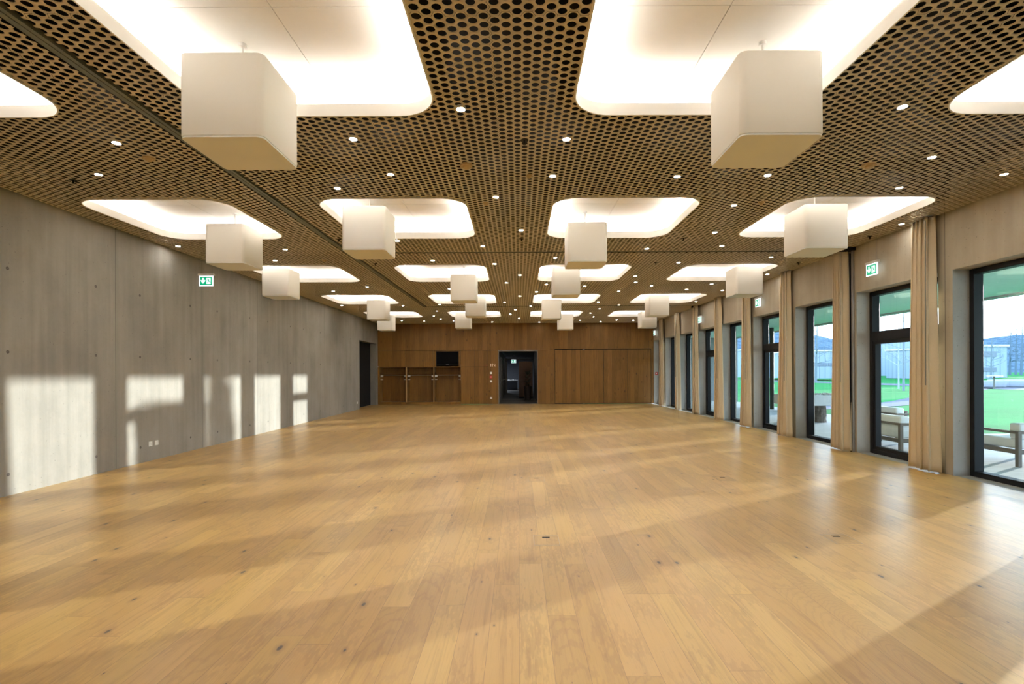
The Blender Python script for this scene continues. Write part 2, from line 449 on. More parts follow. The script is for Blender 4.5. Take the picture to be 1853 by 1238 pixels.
# ------------------------------------------------------------------ cube pendants
def make_lamp():
    root = empty('pendant_lamp')
    b = MB().box(-.3, .3, -.3, .3, .012, .6)
    me = b.build('lamp_shade', mShade, root)
    bm = bmesh.new(); bm.from_mesh(me.data)
    ve = [e for e in bm.edges if abs(e.verts[0].co.z - e.verts[1].co.z) > .3]
    bmesh.ops.bevel(bm, geom=ve, offset=.05, segments=6, affect='EDGES', profile=.5)
    he = [e for e in bm.edges if len(e.link_faces) == 2 and e.calc_face_angle(0) > 1.2]
    bmesh.ops.bevel(bm, geom=he, offset=.008, segments=2, affect='EDGES', profile=.5)
    bm.to_mesh(me.data); bm.free()
    for p in me.data.polygons: p.use_smooth = True
    me.data.set_sharp_from_angle(angle=.6)
    m = MB(); pts = rr(.296, .05, 6); n = len(pts)
    m.add([(x, y, 0) for x, y in pts] + [(x, y, .0115) for x, y in pts], [tuple(range(n)), tuple(range(2 * n - 1, n - 1, -1))] + [(i, (i + 1) % n, n + (i + 1) % n, n + i) for i in range(n)])
    m.build('bottom_diffuser', mShadeB, root)
    MB().cyl((0, 0, .6), (0, 0, .82), .009).build('rod', mRim, root, smooth=True)
    MB().cyl((0, 0, .82), (0, 0, .845), .03, n=20).build('ceiling_rose', mRim, root, smooth=True)
    return root
LAMPS = {(1, 1): (-1, 1), (1, 2): (1, 1), (2, 0): (1, 1), (2, 1): (-1, -1), (2, 2): (-1, 1), (2, 3): (-1, -1),
         (3, 0): (-1, -1), (3, 1): (1, 1), (3, 2): (-1, -1), (3, 3): (1, -1), (4, 0): (1, 1), (4, 1): (1, -1), (4, 2): (-1, 1), (4, 3): (-1, -1),
         (5, 0): (-1, 1), (5, 1): (-1, -1), (5, 2): (1, 1), (5, 3): (1, -1)}
lp = make_lamp()
for q, ((r, c), (sx, sy)) in enumerate(LAMPS.items()):
    o = lp if q == 0 else copy_tree(lp)
    dx = .41 * sx; dy = .40 * sy
    if (r, c) == (5, 3): dx = .34
    o.location = (COLC[c] + dx, ROWC[r] + dy, CEIL - .595)
    rowt = 'nearest' if r == 1 else 'farthest' if r == 5 else ROWN[r]
    tag(o, f'white cube pendant lamp on a short rod, {rowt} row, {COLN[c]}', 'pendant lamp', 'white cube pendant lamps')

# ------------------------------------------------------------------ downlights
DL = [(835.4,197.9),(640.7,251.8),(1026.9,252.1),(707.8,315.9),(1001.6,318.8),(611.6,340.7),(898.4,356.7),(944.1,416.7),(212.3,258.8),(179.8,316.1),
(1635.2,193.4),(1687.8,284.9),(1818.4,315.5),(1390.3,317.2),(1628.7,340.2),(1632.5,405.7),(1329.2,371.8),(874.4,445.7),(720.2,436.2),(1294.5,420.7),
(1171.4,450),(1005.6,466.9),(783.7,471.6),(895.5,477.7),(1228.4,475.2),(941.7,498),(1150.3,499.7),(1151,511),(917,511.8),(989.2,514.8),(1058.7,517.8),
(1179.6,517.4),(1288.5,514),(1243,523.9),(971.5,528.2),(1120,527.3),(940.9,536),(517,451.7),(603.5,527.2),(665,519.3),(619,552.7),(729.7,553.2),(796.6,551),
(813.5,523),(913.6,547.2),(961.1,554.1),(1083.3,546.8),(1120.5,551.9),(933,560.6),(1085.5,558.9),(791,563.2),(785.4,571.8),(798,577.4),(727.5,580.4),
(768,581.3),(820.8,580.9),(890.8,582.6),(924,568.8),(939.5,576.1),(976.3,583),(1050,579.6),(1069,566.6),(1074.7,573.5),(1087.2,582.2),(1116,579),(1146,579.6),
(1260,546),(1209,565.8),(1306.9,445.3),(1396,465.7),(1389.3,496.5),(1307.6,525.7),(323,445.8),(498.9,471.6),(1226.7,319.5)]
def make_down():
    m = loft([[(math.cos(t) * r, math.sin(t) * r, z) for t in [2 * PI * i / 20 for i in range(20)]] for r, z in ((.032, .0), (.041, -.004), (.044, .0), (.044, .02), (.032, .02))], True)
    root = m.build('downlight', mRim, smooth=True)
    MB().cyl((0, 0, -.001), (0, 0, .012), .0325, n=20).build('lens', mLens, root)
    return root
dl = make_down()
used = {}
pos = []
for px, py in DL:
    x, y = at_ceiling(px, py); pos.append((x, min(y, 23.45)))
pos.sort(key=lambda p: p[1])
def where(x, y):
    r = min(range(1, 6), key=lambda k: abs(ROWC[k] - y)); c = min(range(4), key=lambda k: abs(COLC[k] - x))
    rt = 'nearest' if r == 1 else 'farthest' if r == 5 else ROWN[r]
    dx, dy = x - COLC[c], y - ROWC[r]
    side = ('just behind' if dy > 0 else 'just in front of') if abs(dy) > abs(dx) else ('right of' if dx > 0 else 'left of')
    return f'{side} the {rt}-row cove {COLN[c].replace(" by the windows", "")}'
groups = {}
for p in pos: groups.setdefault(where(*p), []).append(p)
for p in pos:
    w = where(*p); g = groups[w]; k = g.index(p)
    if len(g) == 1: lab = f'small round downlight {w}'
    else:
        xs_ = sorted(g, key=lambda q: q[0]); kx = xs_.index(p)
        words_ = {2: ['left', 'right'], 3: ['left', 'middle', 'right'], 4: ['leftmost', 'second', 'third', 'rightmost']}.get(len(g), ['leftmost', 'second', 'third', 'fourth', 'fifth', 'sixth', 'seventh', 'eighth'])
        lab = f'small round downlight {w}, {words_[kx]} of {len(g)}'
    o = dl if p is pos[0] else copy_tree(dl)
    o.location = (p[0], p[1], CEIL)
    tag(o, lab, 'downlight', 'small round downlights in the wooden ceiling')

# sprinklers, detectors
def make_sprink():
    m = MB(); m.cyl((0, 0, .02), (0, 0, -.003), .04, n=14); m.cyl((0, 0, .005), (0, 0, -.035), .012, .008); m.cyl((0, 0, -.035), (0, 0, -.04), .018, n=12)
    r_ = m.build('ceiling_sprinkler', mBlack, smooth=True); return r_
sp = make_sprink()
SPK = [((134, 326), 'above the left concrete wall, nearest'), ((950.6, 254), 'in front of the centre strip of ceiling, nearest'), ((1237.6, 431), 'behind the second-row cove right of centre'),
       ((944.7, 432), 'on the centre strip, beyond the second-row coves'), ((1187.6, 475), 'beyond the nearer cross track, right'), ((1446, 476), 'close to the window wall beyond the cross track'),
       ((1575, 428), 'close to the window wall above the exit sign'), ((614, 433), 'beside the long track, hidden partly by a lamp'), ((680, 477), 'beside the long track, third row')]
for q, ((px, py), w) in enumerate(SPK):
    o = sp if q == 0 else copy_tree(sp); x, y = at_ceiling(px, py); o.location = (x, y, CEIL)
    tag(o, f'small dark sprinkler head {w}', 'sprinkler', 'sprinkler heads')
DET = [((845, 299.5), .07, 'round tan loudspeaker cover in the middle of the ceiling between near coves'), ((1574, 298.5), .07, 'round tan smoke detector in the right ceiling above the near window'),
       ((271, 286), .06, 'round tan smoke detector in the left ceiling beside the long track'), ((880.6, 367.5), .04, 'small tan disc in the ceiling right of the second-row cove'),
       ((958.6, 317.7), .035, 'small tan disc in the centre ceiling near a downlight'), ((1379, 366.6), .04, 'small tan disc left of the far right second-row cove'), ((588, 471), .055, 'tan disc between the left coves, second and third row')]
for (px, py), r, lab in DET:
    x, y = at_ceiling(px, py)
    base = MB().cyl((0, 0, .01), (0, 0, -.012), r, r * .96, n=24).build('smoke_detector', mTan, smooth=True, loc=(x, y, CEIL))
    MB().cyl((0, 0, -.012), (0, 0, -.03), r * .62, r * .5, n=24).build('sensor_cap', mTan, base, smooth=True)
    tag(base, lab, 'detector')

# ------------------------------------------------------------------ shell
TOP = 4.22
fl = MB().box(-6.62, 6.20, -4.6, 23.86, -.06, 0); struct(fl.build('floor', mFloor))
def TL(x, y, z): return (LX(y) + x, y, z)
def TR(x, y, z): return (RX(y) + x, y, z)
DY0, DY1, DZ = 20.95, 23.55, 2.82
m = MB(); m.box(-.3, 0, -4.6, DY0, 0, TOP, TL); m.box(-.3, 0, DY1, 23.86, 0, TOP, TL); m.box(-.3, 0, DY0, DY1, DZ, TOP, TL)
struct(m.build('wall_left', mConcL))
m = MB(); m.box(-.28, 0, DY0, DY1, -.04, .001, TL); struct(m.build('trim_1', mFloor))
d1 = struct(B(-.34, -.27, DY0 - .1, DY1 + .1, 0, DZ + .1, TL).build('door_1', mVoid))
struct(MB().box(-6.6, 6.4, -4.9, -4.6, 0, TOP).build('wall_front', mConcPier))

# right wall with window openings
PER = 2.09; NWIN = 12; K0 = -3
HEAD = 2.925
wins = []
for k in range(K0, 9):
    far = 7.27 + PER * k if k <= 5 else [7.27 + PER * 6, 21.85, 23.80][k - 6] if k - 6 < 3 else 0
    near = far - 1.84
    if k == 8: near = 22.10
    if k == 7: near = 20.06
    wins.append((near, far))
m = MB()
prev = -4.6
for (n_, f_) in wins:
    m.box(0, .42, prev, n_, 0, HEAD, TR); prev = f_
m.box(0, .42, prev, 23.86, 0, HEAD, TR)
m.box(0, .42, -4.6, 23.86, HEAD, TOP, TR)
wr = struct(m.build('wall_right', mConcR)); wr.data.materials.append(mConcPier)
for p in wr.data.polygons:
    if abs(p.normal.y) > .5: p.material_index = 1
# thresholds
m = MB()
for n_, f_ in wins: m.box(0.02, .42, n_, f_, -.05, .0, TR)
m.box(.0, .02, -4.6, 23.86, -.05, -.002, TR)
struct(m.build('trim_2', mMetal if False else mConcPier))
def sheet(x, y0, y1, z0, z1):
    return MB().add([TR(x, y0, z0), TR(x, y1, z0), TR(x, y1, z1), TR(x, y0, z1)], [(0, 1, 2, 3)])
mBlind = plain('blind_grey', (.16, .165, .165), .8, .2)
for i, (n_, f_) in enumerate(wins):
    k = i + K0
    a, b_ = n_ + .004, f_ - .004
    X0, X1 = .23, .37; w = .075
    m = MB()
    m.box(X0, X1, a, a + w, .0, HEAD - .004, TR); m.box(X0, X1, b_ - w, b_, .0, HEAD - .004, TR)
    m.box(X0, X1, a + w, b_ - w, .0, w, TR); m.box(X0, X1, a + w, b_ - w, HEAD - .004 - w, HEAD - .004, TR)
    trans = (k % 2 == 1) if k < 6 else (k == 8)
    if trans: m.box(X0, X1, a + w, b_ - w, 2.03, 2.20, TR)
    win = struct(m.build(f'window_{i + 1}', mBlack, bevel=.006, segs=1))
    if trans:
        l = MB(); c = .055
        l.box(X0 + .02, X1 - .02, a + w, a + w + c, w, 2.03, TR); l.box(X0 + .02, X1 - .02, b_ - w - c, b_ - w, w, 2.03, TR)
        l.box(X0 + .02, X1 - .02, a + w + c, b_ - w - c, w, w + c, TR); l.box(X0 + .02, X1 - .02, a + w + c, b_ - w - c, 2.03 - c, 2.03, TR)
        lf = struct(l.build('door_leaf', mBlack, win))
        h = MB(); h.box(X0 - .05, X0 - .035, a + w + .02, a + w + .14, 1.02, 1.04, TR); h.box(X0 - .05, X0 + .022, a + w + .02, a + w + .035, 1.02, 1.04, TR)
        struct(h.build('handle', mMetal, lf))
        struct(sheet(X0 + .084, a + w + c, b_ - w - c, w + c, 2.03 - c).build('pane', mGlass, lf))
        struct(sheet(X0 + .084, a + w, b_ - w, 2.20, HEAD - .004 - w).build('pane', mGlass, win))
    else:
        struct(sheet(X0 + .084, a + w, b_ - w, w, HEAD - .004 - w).build('pane', mGlass, win))

# ------------------------------------------------------------------ curtains
def curtain(yc, seed, order):
    rnd = random.Random(seed)
    n, nz = 170, 40
    ph = [rnd.uniform(0, 6.28) for _ in range(6)]; NF = 3.6 if seed % 2 else 4.1
    vs = []
    zt, zb = CEIL - .005, .02
    for j in range(nz + 1):
        v = j / nz; z = zb + (zt - zb) * v
        half = .275 + (.18 - .275) * (v ** .8); A = .056 + .014 * (1 - v)
        for i in range(n + 1):
            u = i / n * 2 - 1
            w = .72 + .28 * math.sin(2.3 * u + ph[0]) + .22 * math.sin(5.1 * u + ph[1] + .6 * v)
            t = NF * PI * u + .5 * math.sin(2.1 * u + ph[2]) + .35 * math.sin(2.4 * v + ph[3]) * u
            fine = max(0, v - .86) / .14
            x = A * w * math.sin(t) * (1 - .25 * fine) + .012 * fine * math.sin(3 * t + ph[4]) + .010 * math.sin(3 * v + ph[3]) + .03 * u * u
            y = u * half + .026 * math.sin(2 * t) * w + .012 * math.sin(2.2 * v + ph[5])
            vs.append((x, y, z))
    fs = []
    for j in range(nz):
        for i in range(n):
            a = j * (n + 1) + i; fs.append((a, a + 1, a + n + 2, a + n + 1))
    xc = RX(yc) - .125
    root = empty('curtain', (xc, yc, 0))
    o = MB().add(vs, fs).build('fabric', mCurt, root, smooth=True)
    for p in o.data.polygons: p.use_smooth = True
    s_ = o.modifiers.new('thickness', 'SOLIDIFY'); s_.thickness = .005
    g = MB(); g.box(-.02, .02, -.22, .22, CEIL - .012, CEIL - .001); g.build('glider_rail', mMetal, root)
    MB().cyl((-.085, -.17, 1.28), (-.075, -.165, 3.7), .006).build('draw_rod', mDarkMetal, root, smooth=True)
    tag(root, f'beige floor-length curtain gathered at a window pier, {order}', 'curtain', 'gathered beige curtains')
for q, nm in enumerate(['nearest to the camera', 'second from the camera', 'third from the camera', 'fourth from the camera', 'fourth from the back wall', 'third from the back wall', 'second from the back wall', 'next to the back wall']):
    curtain([7.67, 9.68, 11.72, 13.74, 15.7, 17.75, 19.9, 22.1][q], 11 + q, nm)

# posts receiving the partition
for y, nm in ((9.43, 'nearer, beside the second curtain'), (17.78, 'farther, near the back')):
    po = empty('partition_post', (RX(y), y, 0)); tag(po, f'slim aluminium partition post on the window wall, {nm}', 'post', 'partition posts')
    B(-.04, -.004, -.022, .022, .0, CEIL - .06).build('profile', plain('anodised', (.30, .28, .26), .45, .4, .5), po)
    B(-.056, -.004, .031, .045, .0, CEIL - .1).build('seal', mBlack, po)
    B(-.22, -.002, -.06, .08, CEIL - .06, CEIL - .006).build('head_box', mBlack, po)

# ------------------------------------------------------------------ exit signs
def exit_sign(loc, rz, label, w=.27, h=.20, cable=True, top=CEIL):
    root = empty('exit_sign', loc, rz)
    B(-w / 2 - .02, w / 2 + .02, -.02, .035, h / 2, h / 2 + .04).build('housing', mHousing, root, bevel=.004, segs=1)
    B(-w / 2, w / 2, -.008, .012, -h / 2, h / 2).build('backlit_panel', mExWhite, root)
    g = B(-w / 2 + .018, w / 2 - .018, -.012, -.0085, -h / 2 + .016, h / 2 - .02).build('green_field', mGreen, root)
    s = .155 / .155
    ar = MB(); cx = -w * .2
    ar.prism([(cx - .012, .055), (cx + .012, .055), (cx + .012, -.005), (cx + .038, .02), (cx + .045, .0), (cx, -.055), (cx - .045, .0), (cx - .038, .02), (cx - .012, -.005)], -.0145, -.0125)
    ar.build('arrow', mExWhite, g)
    dx = w * .2
    dr = MB().prism([(dx - .04, .055), (dx + .04, .055), (dx + .04, -.06), (dx - .04, -.06)], -.0145, -.0125).build('doorway', mExWhite, g)
    mn = MB()
    def P(pts): mn.prism([(dx + x, z) for x, z in pts], -.017, -.015)
    P([(-.012 + .009 * math.cos(t), .038 + .009 * math.sin(t)) for t in [2 * PI * i / 10 for i in range(10)]])
    P([(-.012, .026), (.006, .026), (.012, -.002), (-.002, -.008)])
    P([(.002, .026), (.026, .012), (.034, .016), (.034, .008), (.025, .003), (.004, .016)])
    P([(-.012, .026), (-.03, .016), (-.036, .0), (-.029, -.002), (-.024, .01), (-.008, .018)])
    P([(-.002, -.006), (.012, -.002), (.026, -.018), (.046, -.02), (.046, -.028), (.022, -.028), (.004, -.014)])
    P([(-.003, -.008), (.004, -.014), (-.012, -.034), (-.016, -.052), (-.024, -.052), (-.021, -.03)])
    mn.build('running_figure', mGreen, g)
    if cable:
        MB().cyl((w / 2 - .01, 0, h / 2 + .04), (w / 2 - .01, 0, top - loc[2]),   .0014, n=6).build('cable', mGrey, root)
        MB().cyl((-w / 2 + .01, 0, h / 2 + .04), (-w / 2 + .01, 0, top - loc[2]), .0008, n=6).build('wire', mGrey, root)
    tag(root, label, 'exit sign', 'green exit signs')
exit_sign((-6.09, 10.0, 3.30), 0, 'green exit sign hanging in front of the left concrete wall')
for y, nm in ((8.80, 'above the nearest glass door'), (13.05, 'above the second glass door'), (17.35, 'above the third glass door'), (23.3, 'in the far right corner of the hall')):
    exit_sign((RX(y) - .10, y, 3.235), -PI / 2, f'green exit sign on the window wall {nm}')

# ------------------------------------------------------------------ sockets and switches
def plate(name, loc, rz, label, cat, group=None, mat=None, kind='socket', s=.083):
    root = B(-s / 2, s / 2, -.01, 0, -s / 2, s / 2).build(name, mat or mSocket, bevel=.003, segs=1, loc=loc, rz=rz)
    if kind == 'socket':
        for dx, dz in ((-.014, 0), (.012, .012), (.012, -.012)):
            MB().cyl((dx, -.0125, dz), (dx, -.0095, dz), .0045, n=8).build('pin_hole', mGrey, root)
    elif kind == 'switch':
        B(-.03, .03, -.0135, -.0105, -.03, .03).build('rocker', mSocket, root, bevel=.002, segs=1)
    elif kind == 'alarm':
        MB().cyl((0, -.014, 0), (0, -.0105, 0), .02, n=16).build('push_button', mSocket, root)
    tag(root, label, cat, group); return root
for y, nm in ((8.78, 'left'), (8.93, 'right')):
    plate('wall_socket', (LX(y) + .001, y, .29), PI / 2 + .0148, f'white wall socket low on the left concrete wall, {nm} of the pair', 'socket', 'white sockets on the left wall')
plate('wall_socket', (LX(20.6) + .001, 20.6, .28), PI / 2 + .0148, 'white wall socket low beside the dark left doorway', 'socket', 'white sockets on the left wall')
BY = 23.84
def bx(px): return (px - 938) / F * BY
def bz(px, py): return 1.5 + (hz(px) - py) / F * BY
plate('light_switch', (bx(888.8), BY - .001, bz(888.8, 675)), 0, 'upper white switch left of the corridor opening', 'switch', 'white switches on the wooden wall', kind='switch', s=.10)
plate('alarm_switch', (bx(888.6), BY - .001, bz(888.6, 682.3)), 0, 'red alarm button between two white switches on the wooden wall', 'alarm button', mat=mRed, kind='alarm', s=.13)
plate('light_switch', (bx(888.8), BY - .001, bz(888.8, 690)), 0, 'lower white switch below the red alarm button', 'switch', 'white switches on the wooden wall', kind='switch', s=.10)
plate('wall_socket', (bx(888.8), BY - .001, bz(888.8, 720.2)), 0, 'white socket near the floor left of the corridor opening', 'socket', s=.10)
# red mark and pale pictograms
m = MB(); x0, z0 = bx(877.4), bz(877.4, 661.4)
m.prism([(x0 - .012, z0 - .035), (x0 + .012, z0 - .035), (x0 + .012, z0 + .035), (x0 - .012, z0 + .035)], BY - .006, BY)
m.prism([(x0 + .055, z0 - .03), (x0 + .12, z0), (x0 + .055, z0 + .03)], BY - .006, BY)
tag(m.build('direction_mark', plain('mark_red', (.22, .01, .005), .5)), 'small dark red bar and arrow mark on the wooden wall', 'sign')
root = empty('restroom_pictogram', (bx(892), BY, bz(892, 660.8)))
mp = plain('mark_pale', (.75, .6, .42), .5)
def fig(dx, pts, nm, head=True):
    m = MB(); m.prism([(dx + x, z) for x, z in pts], -.006, 0)
    if head: m.prism([(dx + .013 * math.cos(t), .062 + .013 * math.sin(t)) for t in [2 * PI * i / 10 for i in range(10)]], -.006, 0)
    m.build(nm, mp, root)
fig(-.095, [(-.014, -.065), (.014, -.065), (.02, .0), (.022, .045), (-.022, .045), (-.02, .0)], 'standing_figure')
fig(-.02, [(-.012, -.065), (.014, -.065), (.014, .02), (.024, .045), (-.03, .045), (-.012, .02)], 'standing_figure')
fig(.065, [(-.03, .05), (-.008, .05), (.055, -.055), (.03, -.065), (-.035, .01)], 'wheelchair_figure')
fig(.125, [(-.02, .02), (.02, .035), (.005, .0)], 'arrow', False)
tag(root, 'pale restroom pictograms beside the corridor opening', 'sign')
plate('alarm_switch', (RX(23.7) + .12, 23.798, bz(1185.7, 676)), 0, 'red alarm button at the last window jamb in the right corner', 'alarm button', mat=mRed, kind='alarm', s=.12)

# ------------------------------------------------------------------ floor boxes
for x, y, nm in ((.243, 4.56, 'near the camera, in the middle'), (2.865, 4.56, 'near the camera, to the right'), (.243, 7.14, 'farther away, in the middle'), (2.865, 7.14, 'farther away, to the right')):
    root = empty('floor_box', (x, y, 0))
    m = MB(); h = .113
    for a, b_, c, d in ((-h, h, -h - .02, -h - .017), (-h, h, h + .017, h + .02), (-h, -h + .003, -h - .02, h + .02), (h - .003, h, -h - .02, h + .02)): m.box(a, b_, c, d, -.002, .0012)
    m.build('lid_frame', mMetal, root)
    B(-h + .004, h - .004, -h - .016, h + .016, -.002, .0006).build('lid', mFloor, root)
    B(-.034, .034, .055, .085, -.001, .0016).build('cable_slot', mBlack, root)
    tag(root, f'square floor box lid with black cable slot, {nm}', 'floor box', 'floor boxes in the oak floor')

# ------------------------------------------------------------------ back wall
T0 = BY; T1 = BY + .04
m = MB()
def pan(x0, x1, z0, z1, g=.003): m.box(x0 + g, x1 - g, T0, T1, z0 + g, z1 - g)
zN, zB, zU = 1.735, .10, 2.505
m.box(-6.62, 1.69, T0, T1, zU + .004, CEIL + .1); m.box(1.69, 6.42, T0, T1, 2.565, CEIL + .1)
NI = [(-6.457, -5.25), (-5.185, -3.96), (-3.916, -2.69)]
pan(-6.62, -5.25, zN + .03, zU); pan(-5.25, -3.96, zN + .03, zU); pan(-3.96, -3.83, zN + .03, zU); pan(-3.83, -2.78, 2.465, zU); pan(-2.78, -2.68, zN + .03, zU)
m.box(-6.62, -2.68, T0, T1, zN, zN + .03)
m.box(-6.62, -2.68, T0, T1, 0, zB)
m.box(-6.62, -6.457, T0, T1, zB, zN)
pan(-1.41, -.93, 0, zU); pan(.90, 1.69, 0, zU + .004)
m.box(6.19, 6.42, T0, T1, 0, 2.565)
wb = struct(m.build('wall_back', mWall))
m = MB(); m.box(-6.7, -.95, T1 + .6, T1 + .7, 0, TOP); m.box(.93, 6.6, T1 + .6, T1 + .7, 0, TOP); m.box(-.95, .93, T1 + .6, T1 + .7, 2.6, TOP)
m.box(-.97, -.931, T1, T1 + .6, 0, 2.6); m.box(.901, .93, T1, T1 + .6, 0, 2.6); m.box(-6.7, -.93, T1 + .001, T1 + .6, 2.52, 2.6)
struct(m.build('wall_core', mVoid, wb))
for i, (a, b_) in enumerate(NI):
    root = empty('coat_niche', ((a + b_) / 2, BY, zB)); w = (b_ - a) / 2; H = zN - zB; D = .55
    B(-w - .001, w + .001, D, D + .02, 0, H).build('back_panel', mWall, root)
    pr = .033
    B(-w - pr + .002, -w, .001, D, 0, H).build('side_panel', mWall, root); B(w, w + (pr if i < 2 else .02) - .002, .001, D, 0, H).build('side_panel', mWall, root)
    B(-w, w, .002, D, 0, .015).build('bottom_board', mWall, root); B(-w, w, .002, D, H - .012, H - .001).build('top_board', mWall, root)
    B(-w, w, .04, D, 1.36, 1.39).build('shelf', mWall, root)
    MB().cyl((-w, .22, 1.265), (w, .22, 1.265), .013).build('clothes_rail', mMetal, root, smooth=True)
    for s_ in (-1, 1):
        bk = B(min(s_ * w, s_ * (w - .11)), max(s_ * w, s_ * (w - .11)), .16, .24, 1.18, 1.27).build('rail_bracket', mSocket, root, bevel=.004, segs=1)
        B(min(s_ * w, s_ * (w - .11)), max(s_ * w, s_ * (w - .11)), .14, .2, 1.05, 1.075).build('hook_bar', mSocket, bk)
    tag(root, f'open wooden coat niche with shelf and rail, {["leftmost", "middle", "rightmost"][i]} of three', 'wardrobe', 'open coat niches in the back wall')
    if i < 2:
        pass
m = MB()
for (a0, a1), (b0, b1) in zip(NI[:-1], NI[1:]): m.box(a1 + .0005, b0 - .0005, T0 - .001, T0 + .02, zB, zN)
struct(m.build('divider_edge', plain('edge_oak', (.36, .21, .08), .5), wb))
# cabinet doors
root = empty('wall_cabinet', (-2.045, BY, 0))
for x0, x1 in ((-.63, 0), (0, .63)):
    for z0, z1 in ((.012, zN + .01), (zN + .01, zU)):
        B(x0 + .003, x1 - .003, .001, .024, z0 + .003, z1 - .003).build('door', mWall, root, bevel=.001, segs=1)
B(-.632, .632, .026, .5, .005, zU).build('carcass', mVoid, root)
tag(root, 'flush wooden wall cabinet with four doors right of the coat niches', 'cabinet')
# television
root = empty('television', (-3.305, BY, 2.14))
B(-.515, .515, -.005, .05, -.305, .315).build('case', mBlack, root, bevel=.006, segs=1)
B(-.495, .495, -.0075, -.0055, -.28, .295).build('screen', plain('tv_screen', (.004, .004, .005), .6, .02, var=0), root)
B(-.06, .06, -.0072, -.0056, -.299, -.287).build('badge', plain('tv_badge', (.3, .3, .3), .4), root)
tag(root, 'black flat television set into the wooden wall above the coat niches', 'television')
# folding wall
root = empty('folding_wall', (3.94, BY, .02))
ed = [1.705, 2.90, 3.98, 5.09, 6.175]
for a, b_ in zip(ed[:-1], ed[1:]): B(a - 3.94 + .006, b_ - 3.94 - .006, .012, .05, .02, 2.50).build('panel', mWall, root, bevel=.002, segs=1)
B(1.69 - 3.94, 6.19 - 3.94, .051, .07, -.02, 2.545).build('shadow_gap', mVoid, root)
tag(root, 'wide wooden folding wall of four tall panels right of the corridor', 'folding wall')

# ------------------------------------------------------------------ corridor
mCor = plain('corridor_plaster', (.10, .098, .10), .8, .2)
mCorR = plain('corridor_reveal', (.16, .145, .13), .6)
def painted_light_stripes():  # pale stripes are light patches painted into the floor colour
    t = NT('corridor_floor_painted_light'); o = t.xyz()
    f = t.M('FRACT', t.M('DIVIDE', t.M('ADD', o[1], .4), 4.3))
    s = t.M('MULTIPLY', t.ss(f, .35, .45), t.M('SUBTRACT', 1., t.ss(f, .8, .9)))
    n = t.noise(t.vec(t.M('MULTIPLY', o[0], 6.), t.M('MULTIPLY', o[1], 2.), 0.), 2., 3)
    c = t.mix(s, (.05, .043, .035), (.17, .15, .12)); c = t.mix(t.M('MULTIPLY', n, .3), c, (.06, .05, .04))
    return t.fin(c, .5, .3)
Y1 = 47.
struct(MB().box(-.97, 3.0, BY + .02, Y1, -.05, .0).build('floor_corridor', painted_light_stripes()))
struct(B(-.972, -.93, T1 + .6, 37, 0, 2.6).build('wall_corridor_left', mCor))
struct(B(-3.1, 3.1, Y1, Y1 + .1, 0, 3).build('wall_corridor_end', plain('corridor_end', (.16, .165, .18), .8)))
struct(B(.93, 1.0, T1 + .6, 30.5, 0, 2.6).build('wall_corridor_right', mCor))
struct(B(-3.1, 3.1, T1 + .6, Y1 + .1, 2.62, 2.7).build('ceiling_corridor', mCor))
struct(B(3.0, 3.1, T1, Y1, 0, 2.7).build('wall_corridor_outer', mCor)); struct(B(-3.1, -3.0, 37, Y1, 0, 2.7).build('wall_corridor_inner', mCor))
struct(B(-3, -.97, 37, Y1, -.05, 0).build('floor_lobby', mCor)); struct(B(-3.1, -.97, 36.9, 37, 0, 2.7).build('wall_lobby', mCor))
m = MB(); m.box(-.93, -.915, BY + .001, T1 + .62, 0, 2.5); m.box(.885, .90, BY + .001, T1 + .62, 0, 2.5); m.box(-.915, .885, BY + .001, T1 + .62, 2.47, 2.5)
fr = struct(m.build('door_2', plain('reveal_metal', (.30, .27, .24), .4)))
m = MB(); m.box(-.93, -.80, 36.9, 37., 0, 2.45); m.box(-.80, .9, 36.9, 37., 2.38, 2.45)
struct(m.build('trim_3', plain('frame_light', (.35, .33, .30), .5)))
for q, y in enumerate((26.3, 28.6, 31.2, 34.0)):
    m = MB(); m.box(-.93, -.905, y, y + .07, 0, 2.2); m.box(-.93, -.905, y + .95, y + 1.02, 0, 2.2); m.box(-.93, -.905, y, y + 1.02, 2.2, 2.27)
    d = struct(m.build(f'door_{q + 3}', plain('doorframe_pale', (.35, .33, .32), .5)))
    struct(B(-.925, -.912, y + .07, y + .95, .01, 2.2).build('door_leaf', mCorR, d))
    struct(B(-.912, -.87, y + .85, y + .88, 1.02, 1.05).build('handle', mMetal, d))
root = empty('tall_cupboard', (.42, 29.2, 0))
mCup = plain('cupboard_brown', (.10, .045, .018), .5)
B(-.39, .39, 0, .6, .06, 2.08).build('body', mCup, root); B(-.385, -.003, -.02, -.001, .08, 2.07).build('door', mCup, root); B(.003, .385, -.02, -.001, .08, 2.07).build('door', mCup, root)
B(-.38, .38, .02, .58, 0, .06).build('plinth', mVoid, root)
tag(root, 'tall brown cupboard standing in the dark corridor', 'cupboard')
root = empty('potted_plant', (.50, 27.4, 0))
m = loft([[(math.cos(t) * r, math.sin(t) * r, z) for t in [2 * PI * i / 20 for i in range(20)]] for r, z in ((.001, 0), (.17, 0), (.21, .72), (.185, .72), (.18, .66), (.001, .66))])
m.build('pot', plain('pot_brown', (.03, .02, .015), .6), root, smooth=True)
lf = MB(); rnd = random.Random(3)
for i in range(60):
    a = rnd.uniform(0, 2 * PI); z0 = .7 + rnd.uniform(0, .75); L = rnd.uniform(.2, .36); el = rnd.uniform(.1, 1.1)
    p = Vector((math.cos(a) * .04, math.sin(a) * .04, z0)); d = Vector((math.cos(a) * math.cos(el), math.sin(a) * math.cos(el), math.sin(el)))
    s_ = Vector((-math.sin(a), math.cos(a), 0)) * .035
    q = p + d * L * .5; e = p + d * L - Vector((0, 0, .08))
    lf.add([p, q + s_, e, q - s_], [(0, 1, 2, 3)])
